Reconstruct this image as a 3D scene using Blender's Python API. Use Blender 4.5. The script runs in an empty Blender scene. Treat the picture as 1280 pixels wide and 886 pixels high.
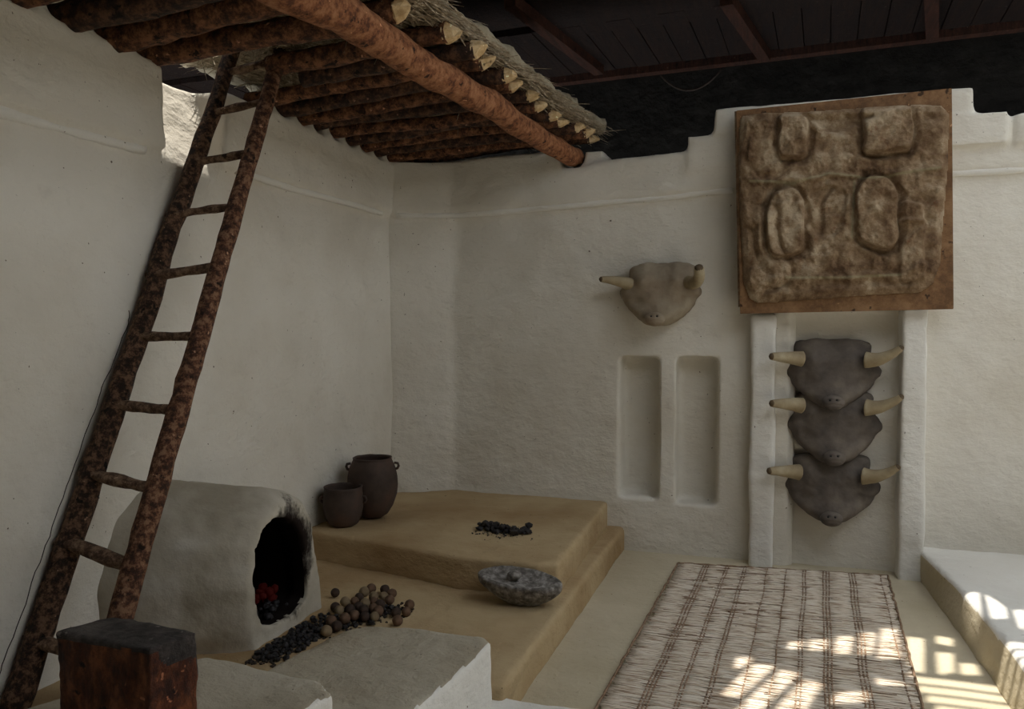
import bpy, bmesh, math, random
from mathutils import Vector, noise, Matrix
R = random.Random(7)
SC = bpy.context.scene
COL = SC.collection
# ------------------------------------------------------------------ camera, sky, sun, exposure
TH = math.radians(18.6); PI = math.pi
cam = bpy.data.cameras.new('camera'); co = bpy.data.objects.new('camera', cam); COL.objects.link(co)
co.location = (0, 0, 1.6)
co.rotation_euler = (PI/2 - math.atan(38/982), 0, TH)
cam.sensor_fit = 'HORIZONTAL'; cam.sensor_width = 36; cam.lens = 36*982/1280
cam.clip_start = .05
SC.camera = co
w = bpy.data.worlds.new('sky'); SC.world = w; w.use_nodes = True
bg = w.node_tree.nodes['Background']
bg.inputs[0].default_value = (.94, .975, 1.0, 1); bg.inputs[1].default_value = 2.3
LD = Vector((.05, -.22, -1))                      # direction in which sunlight travels
sd = bpy.data.lights.new('sun', 'SUN'); sun = bpy.data.objects.new('sun', sd); COL.objects.link(sun)
sun.location = (0, 0, 8); sun.rotation_euler = LD.to_track_quat('-Z', 'Y').to_euler()
sd.energy = 6; sd.angle = math.radians(.6); sd.color = (1, .93, .82)
SC.view_settings.view_transform = 'Standard'; SC.view_settings.look = 'None'
SC.view_settings.gamma = 1; SC.view_settings.use_curve_mapping = False
SC.view_settings.exposure = 0.14

# ------------------------------------------------------------------ helpers
def tag(o, label=None, cat=None, group=None, kind=None):
    if label: o['label'] = label
    if cat: o['category'] = cat
    if group: o['group'] = group
    if kind: o['kind'] = kind
    return o
def link(name, me, mats, parent=None, smooth=True):
    o = bpy.data.objects.new(name, me); COL.objects.link(o)
    for m in (mats if isinstance(mats, (list, tuple)) else [mats]): 
        if len(me.materials) < len(mats if isinstance(mats, (list, tuple)) else [mats]): me.materials.append(m)
    if smooth: me.polygons.foreach_set('use_smooth', [True]*len(me.polygons))
    if parent: o.parent = parent
    return o
def obj(name, bm, mats, parent=None, smooth=True):
    me = bpy.data.meshes.new(name); bmesh.ops.recalc_face_normals(bm, faces=bm.faces); bm.to_mesh(me); bm.free()
    return link(name, me, mats, parent, smooth)
def rootat(o, loc):
    """move an object's origin to loc while the mesh stays put"""
    loc = Vector(loc); o.data.transform(Matrix.Translation(-loc)); o.location = loc
    return o
def childloc(o, loc):
    o.data.transform(Matrix.Translation(-Vector(loc))); return o
def empty(name, loc=(0, 0, 0)):
    o = bpy.data.objects.new(name, None); COL.objects.link(o); o.location = loc; o.empty_display_size = .1; return o
def fbm(p, s, seed=0, oct=3):
    v = Vector(p)*s + Vector((seed*7.3, seed*3.1, seed*5.7)); a = 0; k = 1
    for _ in range(oct): a += noise.noise(v)*k; v = v*2.1; k *= .5
    return a
def box(bm, x0, x1, y0, y1, z0, z1):
    v = [bm.verts.new(p) for p in [(x0,y0,z0),(x1,y0,z0),(x1,y1,z0),(x0,y1,z0),(x0,y0,z1),(x1,y0,z1),(x1,y1,z1),(x0,y1,z1)]]
    for f in [(3,2,1,0),(4,5,6,7),(0,1,5,4),(1,2,6,5),(2,3,7,6),(3,0,4,7)]: bm.faces.new([v[i] for i in f])
    return v
def prism(bm, pts, z0, z1):
    """polygon in xy between two heights"""
    a = [bm.verts.new((p[0], p[1], z0)) for p in pts]; b = [bm.verts.new((p[0], p[1], z1)) for p in pts]
    n = len(pts)
    bm.faces.new(a[::-1]); bm.faces.new(b)
    for i in range(n): bm.faces.new([a[i], a[(i+1) % n], b[(i+1) % n], b[i]])
def prism_ax(bm, pts, ax, c0, c1):
    """polygon in the plane across axis ax ('x': pts are y,z; 'y': pts are x,z)"""
    P = (lambda c, p: (c, p[0], p[1])) if ax == 'x' else (lambda c, p: (p[0], c, p[1]))
    a = [bm.verts.new(P(c0, p)) for p in pts]; b = [bm.verts.new(P(c1, p)) for p in pts]; n = len(pts)
    bm.faces.new(a[::-1]); bm.faces.new(b)
    for i in range(n): bm.faces.new([a[i], a[(i+1) % n], b[(i+1) % n], b[i]])
    bmesh.ops.recalc_face_normals(bm, faces=bm.faces)
def meshed(bm, voxel, smooth=3, cut=None):
    """union of rough shapes -> one skin of even quads with soft edges"""
    me = bpy.data.meshes.new('m'); bmesh.ops.recalc_face_normals(bm, faces=bm.faces); bm.to_mesh(me); bm.free()
    o = bpy.data.objects.new('m', me); COL.objects.link(o); co_ = None
    if cut:
        bmesh.ops.recalc_face_normals(cut, faces=cut.faces)
        cm = bpy.data.meshes.new('c'); cut.to_mesh(cm); cut.free(); co_ = bpy.data.objects.new('c', cm); COL.objects.link(co_)
        r0 = o.modifiers.new('r0', 'REMESH'); r0.mode = 'VOXEL'; r0.voxel_size = voxel
        b = o.modifiers.new('b', 'BOOLEAN'); b.operation = 'DIFFERENCE'; b.object = co_; b.solver = 'EXACT'
    r = o.modifiers.new('r', 'REMESH'); r.mode = 'VOXEL'; r.voxel_size = voxel
    if smooth:
        s = o.modifiers.new('s', 'SMOOTH'); s.factor = .5; s.iterations = smooth
    dg = bpy.context.evaluated_depsgraph_get()
    out = bpy.data.meshes.new_from_object(o.evaluated_get(dg))
    bpy.data.objects.remove(o); 
    if co_: bpy.data.objects.remove(co_)
    return out
def rough(me, amp, sc, seed=0, amp2=0, sc2=0):
    me.update(); nn = [v.normal.copy() for v in me.vertices]
    for v, n in zip(me.vertices, nn):
        d = amp*fbm(v.co, sc, seed)
        if amp2: d += amp2*fbm(v.co, sc2, seed+1, 2)
        v.co += n*d
    me.update(); return me
def tube(bm, pts, rad, n=12, seed=0, amp=0, sc=8, caps=(True, True), sq=1.0, mat=0):
    """round or oval skin along a path; rad may be a list"""
    pts = [Vector(p) for p in pts]; m = len(pts)
    if not isinstance(rad, (list, tuple)): rad = [rad]*m
    rings = []; up = None
    for i, p in enumerate(pts):
        t = (pts[min(i+1, m-1)]-pts[max(i-1, 0)]).normalized()
        if up is None: up = Vector((0, 0, 1)) if abs(t.z) < .9 else Vector((0, 1, 0))
        a = t.cross(up).normalized(); b = a.cross(t).normalized(); up = b
        ring = []
        for k in range(n):
            th = 2*PI*k/n; q = a*math.cos(th)+b*math.sin(th)*sq
            r = rad[i]*(1+(amp*fbm((p+q*.3), sc, seed) if amp else 0))
            ring.append(bm.verts.new(p+q*r))
        rings.append(ring)
    for i in range(m-1):
        for k in range(n):
            f = bm.faces.new([rings[i][k], rings[i][(k+1) % n], rings[i+1][(k+1) % n], rings[i+1][k]]); f.material_index = mat
    if caps[0]: bm.faces.new(rings[0][::-1]).material_index = mat
    if caps[1]: bm.faces.new(rings[-1]).material_index = mat
    return rings
def lerp(a, b, t): return Vector(a).lerp(Vector(b), t)
def line(a, b, n, wob=0, seed=0):
    o = []
    for i in range(n):
        p = lerp(a, b, i/(n-1))
        if wob: p = p + Vector((fbm(p, 1.7, seed), fbm(p, 1.7, seed+3), fbm(p, 1.7, seed+5)))*wob
        o.append(p)
    return o
def lump(bm, c, r, seed, amp=.35, sub=1, squash=(1, 1, 1), ang=1.0, mat=0):
    g = bmesh.ops.create_icosphere(bm, subdivisions=sub, radius=1)
    rot = Matrix.Rotation(seed*1.7, 3, Vector((noise.noise((seed, 1, 1)), noise.noise((seed, 2, 5)), 1)).normalized())
    for v in g['verts']:
        d = v.co.normalized(); k = 1+amp*fbm(d, ang, seed, 2)
        v.co = Vector(c)+rot@Vector((d.x*squash[0]*k*r, d.y*squash[1]*k*r, d.z*squash[2]*k*r))
    if mat:
        for v in g['verts']:
            for f in v.link_faces: f.material_index = mat

# ------------------------------------------------------------------ materials
def nodes(name, rough_=.9, spec=.2):
    m = bpy.data.materials.new(name); m.use_nodes = True; nt = m.node_tree
    b = nt.nodes['Principled BSDF']; b.inputs['Roughness'].default_value = rough_
    b.inputs['Specular IOR Level'].default_value = spec
    tc = nt.nodes.new('ShaderNodeTexCoord')
    return m, nt, b, tc
def N(nt, t, **k):
    n = nt.nodes.new(t)
    for a, v in k.items(): setattr(n, a, v)
    return n
def noise_n(nt, src, scale, detail=4, stretch=None, r=.55):
    if stretch:
        mp = N(nt, 'ShaderNodeMapping'); mp.inputs['Scale'].default_value = stretch; nt.links.new(src, mp.inputs['Vector']); src = mp.outputs['Vector']
    n = N(nt, 'ShaderNodeTexNoise'); n.inputs['Scale'].default_value = scale; n.inputs['Detail'].default_value = detail
    n.inputs['Roughness'].default_value = r
    nt.links.new(src, n.inputs['Vector']); return n.outputs['Fac']
def ramp(nt, src, stops):
    r = N(nt, 'ShaderNodeValToRGB'); e = r.color_ramp.elements
    while len(e) > 1: e.remove(e[-1])
    e[0].position = stops[0][0]; e[0].color = (*stops[0][1], 1)
    for p, c in stops[1:]:
        x = e.new(p); x.color = (*c, 1)
    nt.links.new(src, r.inputs[0]); return r.outputs[0]
def mix(nt, fac, a, b, mode='MIX'):
    m = N(nt, 'ShaderNodeMix', data_type='RGBA', blend_type=mode)
    for s, v in ((m.inputs[0], fac), (m.inputs[6], a), (m.inputs[7], b)):
        if isinstance(v, (int, float)): s.default_value = v
        elif isinstance(v, tuple): s.default_value = (*v, 1)
        else: nt.links.new(v, s)
    return m.outputs[2]
def bump(nt, b, srcs):
    prev = None
    for s, st, d in srcs:
        n = N(nt, 'ShaderNodeBump'); n.inputs['Strength'].default_value = st; n.inputs['Distance'].default_value = d
        nt.links.new(s, n.inputs['Height'])
        if prev: nt.links.new(prev, n.inputs['Normal'])
        prev = n.outputs[0]
    nt.links.new(prev, b.inputs['Normal'])
G = lambda v: (v, v, v)
def plaster(name, c1, c2, speck=(.16, .13, .10), st=.5):
    m, nt, b, tc = nodes(name); P = tc.outputs['Object']
    big = noise_n(nt, P, 1.3, 5); col = ramp(nt, big, [(.35, c2), (.62, c1)])
    sp = noise_n(nt, P, 38, 2); dots = ramp(nt, sp, [(.735, G(0)), (.76, G(1))])
    sp2 = noise_n(nt, P, 5, 6, r=.7); st2 = ramp(nt, sp2, [(.62, G(0)), (.78, G(.35))])
    col = mix(nt, st2, col, tuple(x*.72 for x in c2))
    col = mix(nt, dots, col, speck)
    nt.links.new(col, b.inputs['Base Color'])
    bump(nt, b, [(noise_n(nt, P, 4.5, 7, (1, 1, 1.5), .6), st, .05), (noise_n(nt, P, 19, 4), st*.8, .012), (noise_n(nt, P, 70, 3), st*.5, .004)])
    return m
M = {}
M['plaster'] = plaster('white_plaster', (.74, .71, .64), (.65, .61, .53))
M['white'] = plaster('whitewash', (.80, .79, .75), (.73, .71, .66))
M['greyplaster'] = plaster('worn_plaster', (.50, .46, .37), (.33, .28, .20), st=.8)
M['ochre'] = plaster('ochre_clay', (.49, .375, .22), (.35, .235, .12), (.12, .08, .04))
M['floor'] = plaster('floor_clay', (.60, .535, .40), (.50, .435, .305), (.2, .13, .07))
M['edge'] = plaster('reddish_plaster_edge', (.30, .14, .08), (.20, .10, .06))
def wood(name, stops, sc=6, stretch=(1, 1, 1), rg=.75, bst=.7, spec=.25):
    m, nt, b, tc = nodes(name, rg, spec); P = tc.outputs['Object']
    a = noise_n(nt, P, sc*2.2, 9, stretch, .75); c = ramp(nt, a, [(.5+(p_-.5)*.55, c_) for p_, c_ in stops])
    fl = ramp(nt, noise_n(nt, P, 34, 3), [(.68, G(0)), (.72, G(1))])
    c = mix(nt, fl, c, tuple(min(1, x*1.9+.04) for x in stops[-1][1]))
    dk = ramp(nt, noise_n(nt, P, 17, 3), [(.64, G(0)), (.69, G(1))])
    c = mix(nt, dk, c, tuple(x*.35 for x in stops[0][1]))
    nt.links.new(c, b.inputs['Base Color'])
    bump(nt, b, [(noise_n(nt, P, 22, 8, r=.75), bst, .03)])
    return m
M['beam'] = wood('peeled_beam', [(.3, (.11, .040, .020)), (.5, (.31, .125, .055)), (.7, (.46, .22, .11))], 9)
M['bark'] = wood('pole_bark', [(.34, (.035, .018, .012)), (.5, (.125, .052, .027)), (.68, (.27, .125, .06))], 10)
M['barkdark'] = wood('dark_bark', [(.34, (.022, .015, .012)), (.5, (.06, .03, .02)), (.68, (.15, .075, .042))], 10)
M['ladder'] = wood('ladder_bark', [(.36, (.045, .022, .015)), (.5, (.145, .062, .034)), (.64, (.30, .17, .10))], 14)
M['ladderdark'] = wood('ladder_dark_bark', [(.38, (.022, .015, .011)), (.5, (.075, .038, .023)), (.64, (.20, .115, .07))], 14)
M['rung'] = wood('rung_wood', [(.36, (.075, .042, .028)), (.5, (.16, .095, .060)), (.66, (.30, .20, .13))], 14)
M['cut'] = wood('cut_wood', [(.3, (.50, .33, .16)), (.5, (.64, .46, .25)), (.7, (.74, .58, .36))], 9, rg=.8, bst=.3)
M['block'] = wood('block_wood', [(.30, (.035, .012, .008)), (.5, (.11, .034, .015)), (.70, (.27, .095, .038))], 7, (1, 1, .5), .5)
M['char'] = wood('charred_wood', [(.3, (.02, .018, .018)), (.5, (.05, .042, .04)), (.7, (.10, .085, .08))], 6, rg=.55)
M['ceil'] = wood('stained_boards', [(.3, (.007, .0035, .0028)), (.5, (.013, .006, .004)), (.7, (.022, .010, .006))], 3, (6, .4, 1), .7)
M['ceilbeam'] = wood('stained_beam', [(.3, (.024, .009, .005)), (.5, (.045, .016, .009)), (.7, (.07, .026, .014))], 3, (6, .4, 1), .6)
def simple(name, stops, sc=10, rg=.85, bst=.5, bd=.01, bs=25, spec=.25, stretch=None):
    m, nt, b, tc = nodes(name, rg, spec); P = tc.outputs['Object']
    nt.links.new(ramp(nt, noise_n(nt, P, sc, 5, stretch, .6), stops), b.inputs['Base Color'])
    bump(nt, b, [(noise_n(nt, P, bs, 5), bst, bd)])
    return m
M['darkstone'] = simple('outer_wall_stone', [(.3, (.010, .009, .008)), (.6, (.022, .020, .017)), (.75, (.032, .030, .025))], 5, .95, 1, .05, 8)
M['pot'] = simple('dark_pottery', [(.3, (.035, .025, .020)), (.5, (.065, .045, .036)), (.7, (.10, .055, .04))], 6, .7, .4, .006, 20)
M['stone'] = simple('grey_stone', [(.36, (.10, .09, .08)), (.5, (.19, .175, .16)), (.64, (.34, .32, .30))], 30, .85, .9, .012, 45)
M['charcoal'] = simple('charcoal', [(.35, (.008, .007, .008)), (.6, (.02, .018, .02)), (.75, (.045, .04, .04))], 20, .6, .8, .006, 60, .4)
M['ash'] = simple('ash_crumbs', [(.4, (.02, .017, .015)), (.6, (.06, .045, .035))], 20)
M['bull'] = simple('grey_clay_head', [(.3, (.065, .055, .048)), (.5, (.125, .105, .090)), (.7, (.20, .17, .14))], 5, .8, .5, .008, 30)
M['bulllight'] = simple('tan_clay_head', [(.3, (.22, .165, .115)), (.5, (.29, .235, .17)), (.7, (.36, .31, .23))], 5, .85, .5, .008, 30)
M['horn'] = simple('pale_horn', [(.3, (.22, .165, .095)), (.55, (.35, .285, .18)), (.7, (.45, .39, .27))], 6, .6, .3, .004, 30)
M['tip'] = simple('horn_tip', [(.3, (.07, .05, .03)), (.6, (.14, .10, .06))], 20)
M['balls'] = [simple('clay_ball_brown', [(.3, (.07, .042, .027)), (.6, (.16, .095, .06)), (.7, (.25, .16, .10))], 14, .8),
              simple('clay_ball_dark', [(.3, (.025, .017, .014)), (.6, (.06, .038, .028)), (.7, (.11, .07, .05))], 14, .8),
              simple('clay_ball_tan', [(.3, (.14, .10, .06)), (.6, (.25, .185, .11)), (.7, (.34, .26, .16))], 14, .8)]
M['straw'] = simple('straw', [(.3, (.13, .095, .06)), (.5, (.33, .26, .175)), (.7, (.62, .53, .40))], 30, .8)
M['mud'] = simple('mud_roof', [(.3, (.26, .22, .15)), (.6, (.42, .37, .27))], 6, .9, 1, .02, 18)
M['reed'] = simple('mat_reed', [(.33, (.24, .15, .09)), (.41, (.48, .37, .27)), (.50, (.72, .63, .52)), (.62, (.82, .76, .67))], 2.2, .8, .4, .004, 40, stretch=(3.5, 55, 1))
M['cord'] = simple('mat_brown_fibre', [(.3, (.13, .08, .05)), (.6, (.32, .215, .14))], 30, .9)
M['crack'] = simple('crack_gap', [(.3, (.03, .022, .018)), (.6, (.06, .045, .035))], 20)
M['mapedge'] = wood('brown_panel_board', [(.3, (.13, .068, .032)), (.5, (.20, .108, .050)), (.7, (.26, .15, .075))], 4, bst=.3)

# oven plaster with its soot around the mouth
def oven_mat():
    m, nt, b, tc = nodes('oven_plaster'); P = tc.outputs['Object']
    big = noise_n(nt, P, 2.2, 5); col = ramp(nt, big, [(.35, (.36, .32, .25)), (.52, (.50, .46, .38)), (.66, (.62, .59, .53))])
    mp = N(nt, 'ShaderNodeMapping'); mp.vector_type = 'POINT'
    # centre of the mouth (in the oven's own frame) and its stretch
    s = (.75, 3.15, 2.2); c = (-2.17, 3.15, .48)
    mp.inputs['Scale'].default_value = s; mp.inputs['Location'].default_value = tuple(-c[i]*s[i] for i in range(3))
    nt.links.new(P, mp.inputs['Vector'])
    ln = N(nt, 'ShaderNodeVectorMath', operation='LENGTH'); nt.links.new(mp.outputs[0], ln.inputs[0])
    ad = N(nt, 'ShaderNodeMath', operation='MULTIPLY_ADD'); nt.links.new(noise_n(nt, P, 16, 5, (1, 1, .6), .7), ad.inputs[0]); ad.inputs[1].default_value = -.55
    nt.links.new(ln.outputs['Value'], ad.inputs[2])
    soot = ramp(nt, ad.outputs[0], [(.20, G(1)), (.27, G(.8)), (.37, G(0))])
    col = mix(nt, soot, col, (.016, .010, .008))
    nt.links.new(col, b.inputs['Base Color'])
    bump(nt, b, [(noise_n(nt, P, 7, 6), .6, .02), (noise_n(nt, P, 60, 3), .3, .004)])
    return m
M['oven'] = oven_mat()
def relief_mat():
    m, nt, b, tc = nodes('relief_clay', .85); P = tc.outputs['Object']
    a = noise_n(nt, P, 5, 7, r=.7)
    c = ramp(nt, a, [(.34, (.085, .048, .026)), (.43, (.175, .108, .060)), (.52, (.27, .185, .11)), (.63, (.44, .345, .235))])
    r = ramp(nt, noise_n(nt, P, 9, 5, r=.7), [(.62, G(0)), (.70, G(.7))])
    c = mix(nt, r, c, (.17, .065, .03))
    at = N(nt, 'ShaderNodeAttribute'); at.attribute_name = 'line'
    c = mix(nt, at.outputs['Fac'], c, (.36, .33, .20))
    nt.links.new(c, b.inputs['Base Color'])
    bump(nt, b, [(noise_n(nt, P, 12, 7, r=.7), .9, .03), (noise_n(nt, P, 70, 4), .5, .006)])
    return m
M['relief'] = relief_mat()
em, ent, eb, _ = nodes('glowing_embers'); eb.inputs['Base Color'].default_value = (.05, .006, .004, 1)
eb.inputs['Emission Color'].default_value = (1, .03, .02, 1); eb.inputs['Emission Strength'].default_value = .005
M['ember'] = em

# ------------------------------------------------------------------ the room
YB = 5.5
bm = bmesh.new(); bmesh.ops.create_grid(bm, x_segments=90, y_segments=100, size=.5)
for v in bm.verts: v.co = Vector((.5+v.co.x*7.4, 1.8+v.co.y*7.9, 0))
for v in bm.verts: v.co.z = .008*fbm(v.co, 1.5, 3)-.004
tag(obj('floor', bm, M['floor']), kind='structure')

# back wall: main slab, thicker lower storey, chamfered corner, stepped top
bm = bmesh.new()
prism_ax(bm, [(-3.1, -.1), (3.3, -.1), (3.3, 2.84), (1.32, 2.84), (1.30, 2.83), (.98, 2.84), (.96, 2.86), (-.2, 2.86), (-.28, 2.78), (-.58, 2.775), (-1.13, 2.745), (-1.16, 2.75), (-1.175, 2.83), (-1.31, 2.83), (-1.325, 2.71), (-1.47, 2.71), (-1.49, 2.85), (-2.2, 2.825), (-3.1, 2.80)], 'y', YB, YB+.42)
LG = [(-3.1, 2.415), (-2.3, 2.415), (-1.3, 2.45), (-.3, 2.50), (1.0, 2.53), (3.3, 2.54)]
TP = [(3.3, 2.83), (-.2, 2.83), (-.58, 2.77), (-1.175, 2.745), (-1.325, 2.70), (-1.47, 2.70), (-1.49, 2.84), (-2.2, 2.82), (-3.1, 2.79)]
for k in range(4): prism_ax(bm, [(x_, z_+.013*(k-2)) for x_, z_ in LG]+TP, 'y', YB-.016*k, YB+.2)
prism(bm, [(-3.0, 5.24), (-2.735, 5.30), (-2.35, 5.475), (-2.2, 5.6), (-3, 5.8)], -.1, 2.80)
for k in range(4): prism(bm, [(-3.0, 5.24-.010*k), (-2.735+.006*k, 5.30-.016*k), (-2.35, 5.475-.016*k), (-2.2, 5.6), (-3, 5.8)], 2.39+.014*k, 2.80)
box(bm, -.58, -.2, YB-.07, YB+.3, 2.645, 2.86)                       # white coping step beside the panel
box(bm, -.41, 1.11, YB-.09, YB+.2, 2.855, 3.03)                      # bolster that runs behind the panel
box(bm, .94, 1.295, YB-.10, YB+.3, 2.68, 2.86); box(bm, 1.34, 3.2, YB-.095, YB+.3, 2.675, 2.855)
box(bm, -.18, .94, YB-.12, YB+.2, 1.72, 2.88)                        # thick wall behind the panel
cut = bmesh.new()
box(cut, -1.045, -.765, YB-.3, YB+.17, .375, 1.375)                  # twin niches
box(cut, -.652, -.375, YB-.3, YB+.17, .355, 1.375)
box(cut, .075, .745, YB-.3, YB+.05, -.3, 1.69)                       # shallow recess that carries the heads
box(cut, .60, .665, YB-.3, YB+.13, .72, 1.66)
me = meshed(bm, .02, 3, cut); rough(me, .012, 1.6, 1, .003, 9)
wall_back = tag(link('wall_back', me, M['plaster']), kind='structure')

# left wall with the slanted rib that carries the ladder
bm = bmesh.new(); XL = -2.74
prism_ax(bm, [(-1.6, -.1), (5.9, -.1), (5.9, 2.79), (-1.6, 2.84)], 'x', XL-.4, XL)
for k in range(4): prism_ax(bm, [(-1.6, 2.37+.014*k), (5.9, 2.39+.014*k), (5.9, 2.78), (-1.6, 2.83)], 'x', XL-.2, XL+.016*k)
# rib: between the crack and the ladder rail
def rib(dy0, dy1, x1, z1=2.42):
    k = (3.397-2.156)/(2.988-.268)
    y = lambda z: 2.156+(z-.268)*k
    prism_ax(bm, [(y(.1)+dy0, .1), (y(.1)+dy1, .1), (y(z1)+dy1, z1), (y(z1-.25)+dy0, z1-.25)], 'x', XL-.1, x1)
rib(-.075, .05, XL+.012); rib(-.045, .045, XL+.03)
for y_ in [2.35, 2.56, 2.78, 3.82, 4.03, 4.21, 4.40, 4.59, 4.78, 4.98, 5.17]:
    prism_ax(bm, [(y_-.05, 2.7), (y_+.05, 2.7), (y_+.035, 2.86), (y_-.035, 2.86)], 'x', XL-.3, XL+.03)
cut = bmesh.new()
# plaster falls back in a slope under the roof hatch
vs = [(XL-.21, 2.965, 2.86), (XL+.2, 2.975, 2.86), (XL+.2, 2.985, 2.36), (XL+.004, 2.985, 2.36), (XL-.21, 3.44, 2.86), (XL+.2, 3.42, 2.86), (XL+.2, 3.36, 2.33), (XL+.004, 3.36, 2.33)]
V = [cut.verts.new(p) for p in vs]
for f in [(0,1,2,3), (7,6,5,4), (0,4,5,1), (1,5,6,2), (2,6,7,3), (3,7,4,0)]: cut.faces.new([V[i] for i in f])
me = meshed(bm, .02, 3, cut); rough(me, .014, 1.5, 4, .003, 9)
wall_left = tag(link('wall_left', me, M['plaster']), kind='structure')
bm = bmesh.new()
ck = [(2.754, 1.66), (2.745, 1.60), (2.70, 1.52), (2.66, 1.43), (2.60, 1.33), (2.575, 1.26), (2.52, 1.14), (2.44, .99), (2.40, .90), (2.33, .76), (2.27, .64), (2.20, .49), (2.13, .35), (2.10, .28)]
pp = []
for i in range(len(ck)-1):
    for j in range(4):
        t = j/4; y = ck[i][0]*(1-t)+ck[i+1][0]*t; z = ck[i][1]*(1-t)+ck[i+1][1]*t
        pp.append((XL, y+.006*noise.noise((y*40, z*40, 1)), z))
from mathutils.bvhtree import BVHTree
def bvh_of(me):
    return BVHTree.FromPolygons([v.co for v in me.vertices], [p.vertices for p in me.polygons])
bl = bvh_of(wall_left.data); pts = []
for p in pp:
    h = bl.ray_cast(Vector((0, p[1], p[2])), Vector((-1, 0, 0)))[0]
    pts.append((h.x+.0005, p[1], p[2]))
tube(bm, pts, .0019, 6); obj('crack', bm, M['crack'], wall_left)

# whiter bead along both walls, its colour standing for light on the ledge
bb = bvh_of(wall_back.data)
def lit_ledge_bead(par, hits):
    hits = [h_-(Vector((.011, 0, 0)) if par is wall_left else Vector((0, -.011, 0))) for h_ in hits]; bm = bmesh.new(); tube(bm, hits, [.021*(1+.3*noise.noise((i*.35, hits[0][0], 2))) for i in range(len(hits))], 8, sq=1.2); obj('lit_ledge_bead', bm, M['white'], par)
lit_ledge_bead(wall_left, [bl.ray_cast(Vector((0, y_, 2.395+.012*noise.noise((y_, 1, 1)))), Vector((-1, 0, 0)))[0] for y_ in [-1.4+.04*i for i in range(int((2.94+1.4)/.04))]])
lit_ledge_bead(wall_left, [bl.ray_cast(Vector((0, y_, 2.41+.012*noise.noise((y_, 1, 1)))), Vector((-1, 0, 0)))[0] for y_ in [3.50+.04*i for i in range(int((5.20-3.5)/.04))]])
def zl(x_):
    for (a_, b_), (c_, d_) in zip(LG, LG[1:]):
        if a_ <= x_ <= c_: return b_+(d_-b_)*(x_-a_)/(c_-a_)
    return 2.42
lit_ledge_bead(wall_back, [bb.ray_cast(Vector((x_, 0, zl(x_)+.012*noise.noise((x_*2, 7, 1)))), Vector((0, 1, 0)))[0] for x_ in [-2.69+.04*i for i in range(int((2.69-.22)/.04))]])
lit_ledge_bead(wall_back, [bb.ray_cast(Vector((x_, 0, zl(x_)+.01*noise.noise((x_*2, 7, 1)))), Vector((0, 1, 0)))[0] for x_ in [1.0+.04*i for i in range(52)]])

# outer shelter: stone wall, board ceiling, beams
A = math.radians(-3.1)
def rotz(p, a, c): x, y = p[0]-c[0], p[1]-c[1]; return (c[0]+x*math.cos(a)-y*math.sin(a), c[1]+x*math.sin(a)+y*math.cos(a), p[2])
bm = bmesh.new(); box(bm, -6.5, 7, 7.15, 7.5, -.5, 4.1)
for v in bm.verts: v.co = rotz(v.co, A, (0, 7.15))
tag(obj('wall_rear', bm, M['darkstone'], smooth=False), kind='structure')
bm = bmesh.new(); box(bm, -6.6, -6.4, -2, 7.6, -.5, 4.1)
tag(obj('wall_outer_left', bm, M['darkstone'], smooth=False), kind='structure')
bm = bmesh.new(); box(bm, 4.6, 4.8, -2.4, 7.6, -.5, 3.1); box(bm, 4.6, 4.8, 5.3, 7.6, 1.6, 4.1); box(bm, 4.6, 4.8, -2.4, .4, 1.6, 4.1)
tag(obj('wall_outer_right', bm, M['plaster'], smooth=False), kind='structure')
bm = bmesh.new(); box(bm, -6.6, 4.8, -2.6, -2.4, -.5, 4.1)
tag(obj('wall_front', bm, M['darkstone'], smooth=False), kind='structure')
bm = bmesh.new()
k = 0; x = -6.4
while x < 6.4:
    box(bm, x, x+.192, 5.93, 7.5, 3.9+(k % 2)*.004, 3.95); x += .2; k += 1
for v in bm.verts: v.co = rotz(v.co, A, (0, 7.15))
for q in [(-6.4, -3.2, -2.4, 7.6), (-3.2, -2.82, -2.4, 2.7), (-3.2, -2.82, 4.0, 7.6), (-2.82, -1.2, -2.4, 7.6), (-1.2, 4.6, -2.4, .8), (-1.2, .4, .8, 3.2), (-1.2, 4.6, 6.1, 7.6), (3.3, 4.6, .8, 6.1)]:
    box(bm, *q, 3.955, 3.99)
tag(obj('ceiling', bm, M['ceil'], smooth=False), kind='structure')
for i, (xa, ya, xb, yb) in enumerate([(-1.80, 5.3, -1.53, 6.98), (-.36, 5.75, -.12, 7.08), (.96, 6.0, 1.14, 7.03)]):
    bm = bmesh.new(); d = (Vector((xb, yb, 0))-Vector((xa, ya, 0))); d.normalize(); s = Vector((-d.y, d.x, 0))*.045
    P = [Vector((xa, ya, 0))-s, Vector((xb, yb, 0))-s, Vector((xb, yb, 0))+s, Vector((xa, ya, 0))+s]
    prism(bm, P, 3.82, 3.905); bmesh.ops.bevel(bm, geom=bm.edges[:], offset=.008, segments=1)
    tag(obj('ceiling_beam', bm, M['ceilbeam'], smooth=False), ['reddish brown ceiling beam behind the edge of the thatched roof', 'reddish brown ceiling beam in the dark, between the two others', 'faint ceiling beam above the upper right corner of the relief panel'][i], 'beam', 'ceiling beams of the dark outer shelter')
bm = bmesh.new(); box(bm, -6.4, 6.4, 7.05, 7.16, 3.84, 3.91)
for v in bm.verts: v.co = rotz(v.co, A, (0, 7.15))
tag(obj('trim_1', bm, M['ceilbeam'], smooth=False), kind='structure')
# electric cable sagging on the dark wall
bm = bmesh.new()
tube(bm, [(-1.0+.52*t, 7.10, 3.80-.62*(t-t*t)*(1 if t < .6 else 1)) for t in [i/14 for i in range(15)]], .009, 6)
tag(obj('hanging_cable', bm, M['crack']), 'thin dark cable sagging across the dark rear wall', 'cable')

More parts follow.
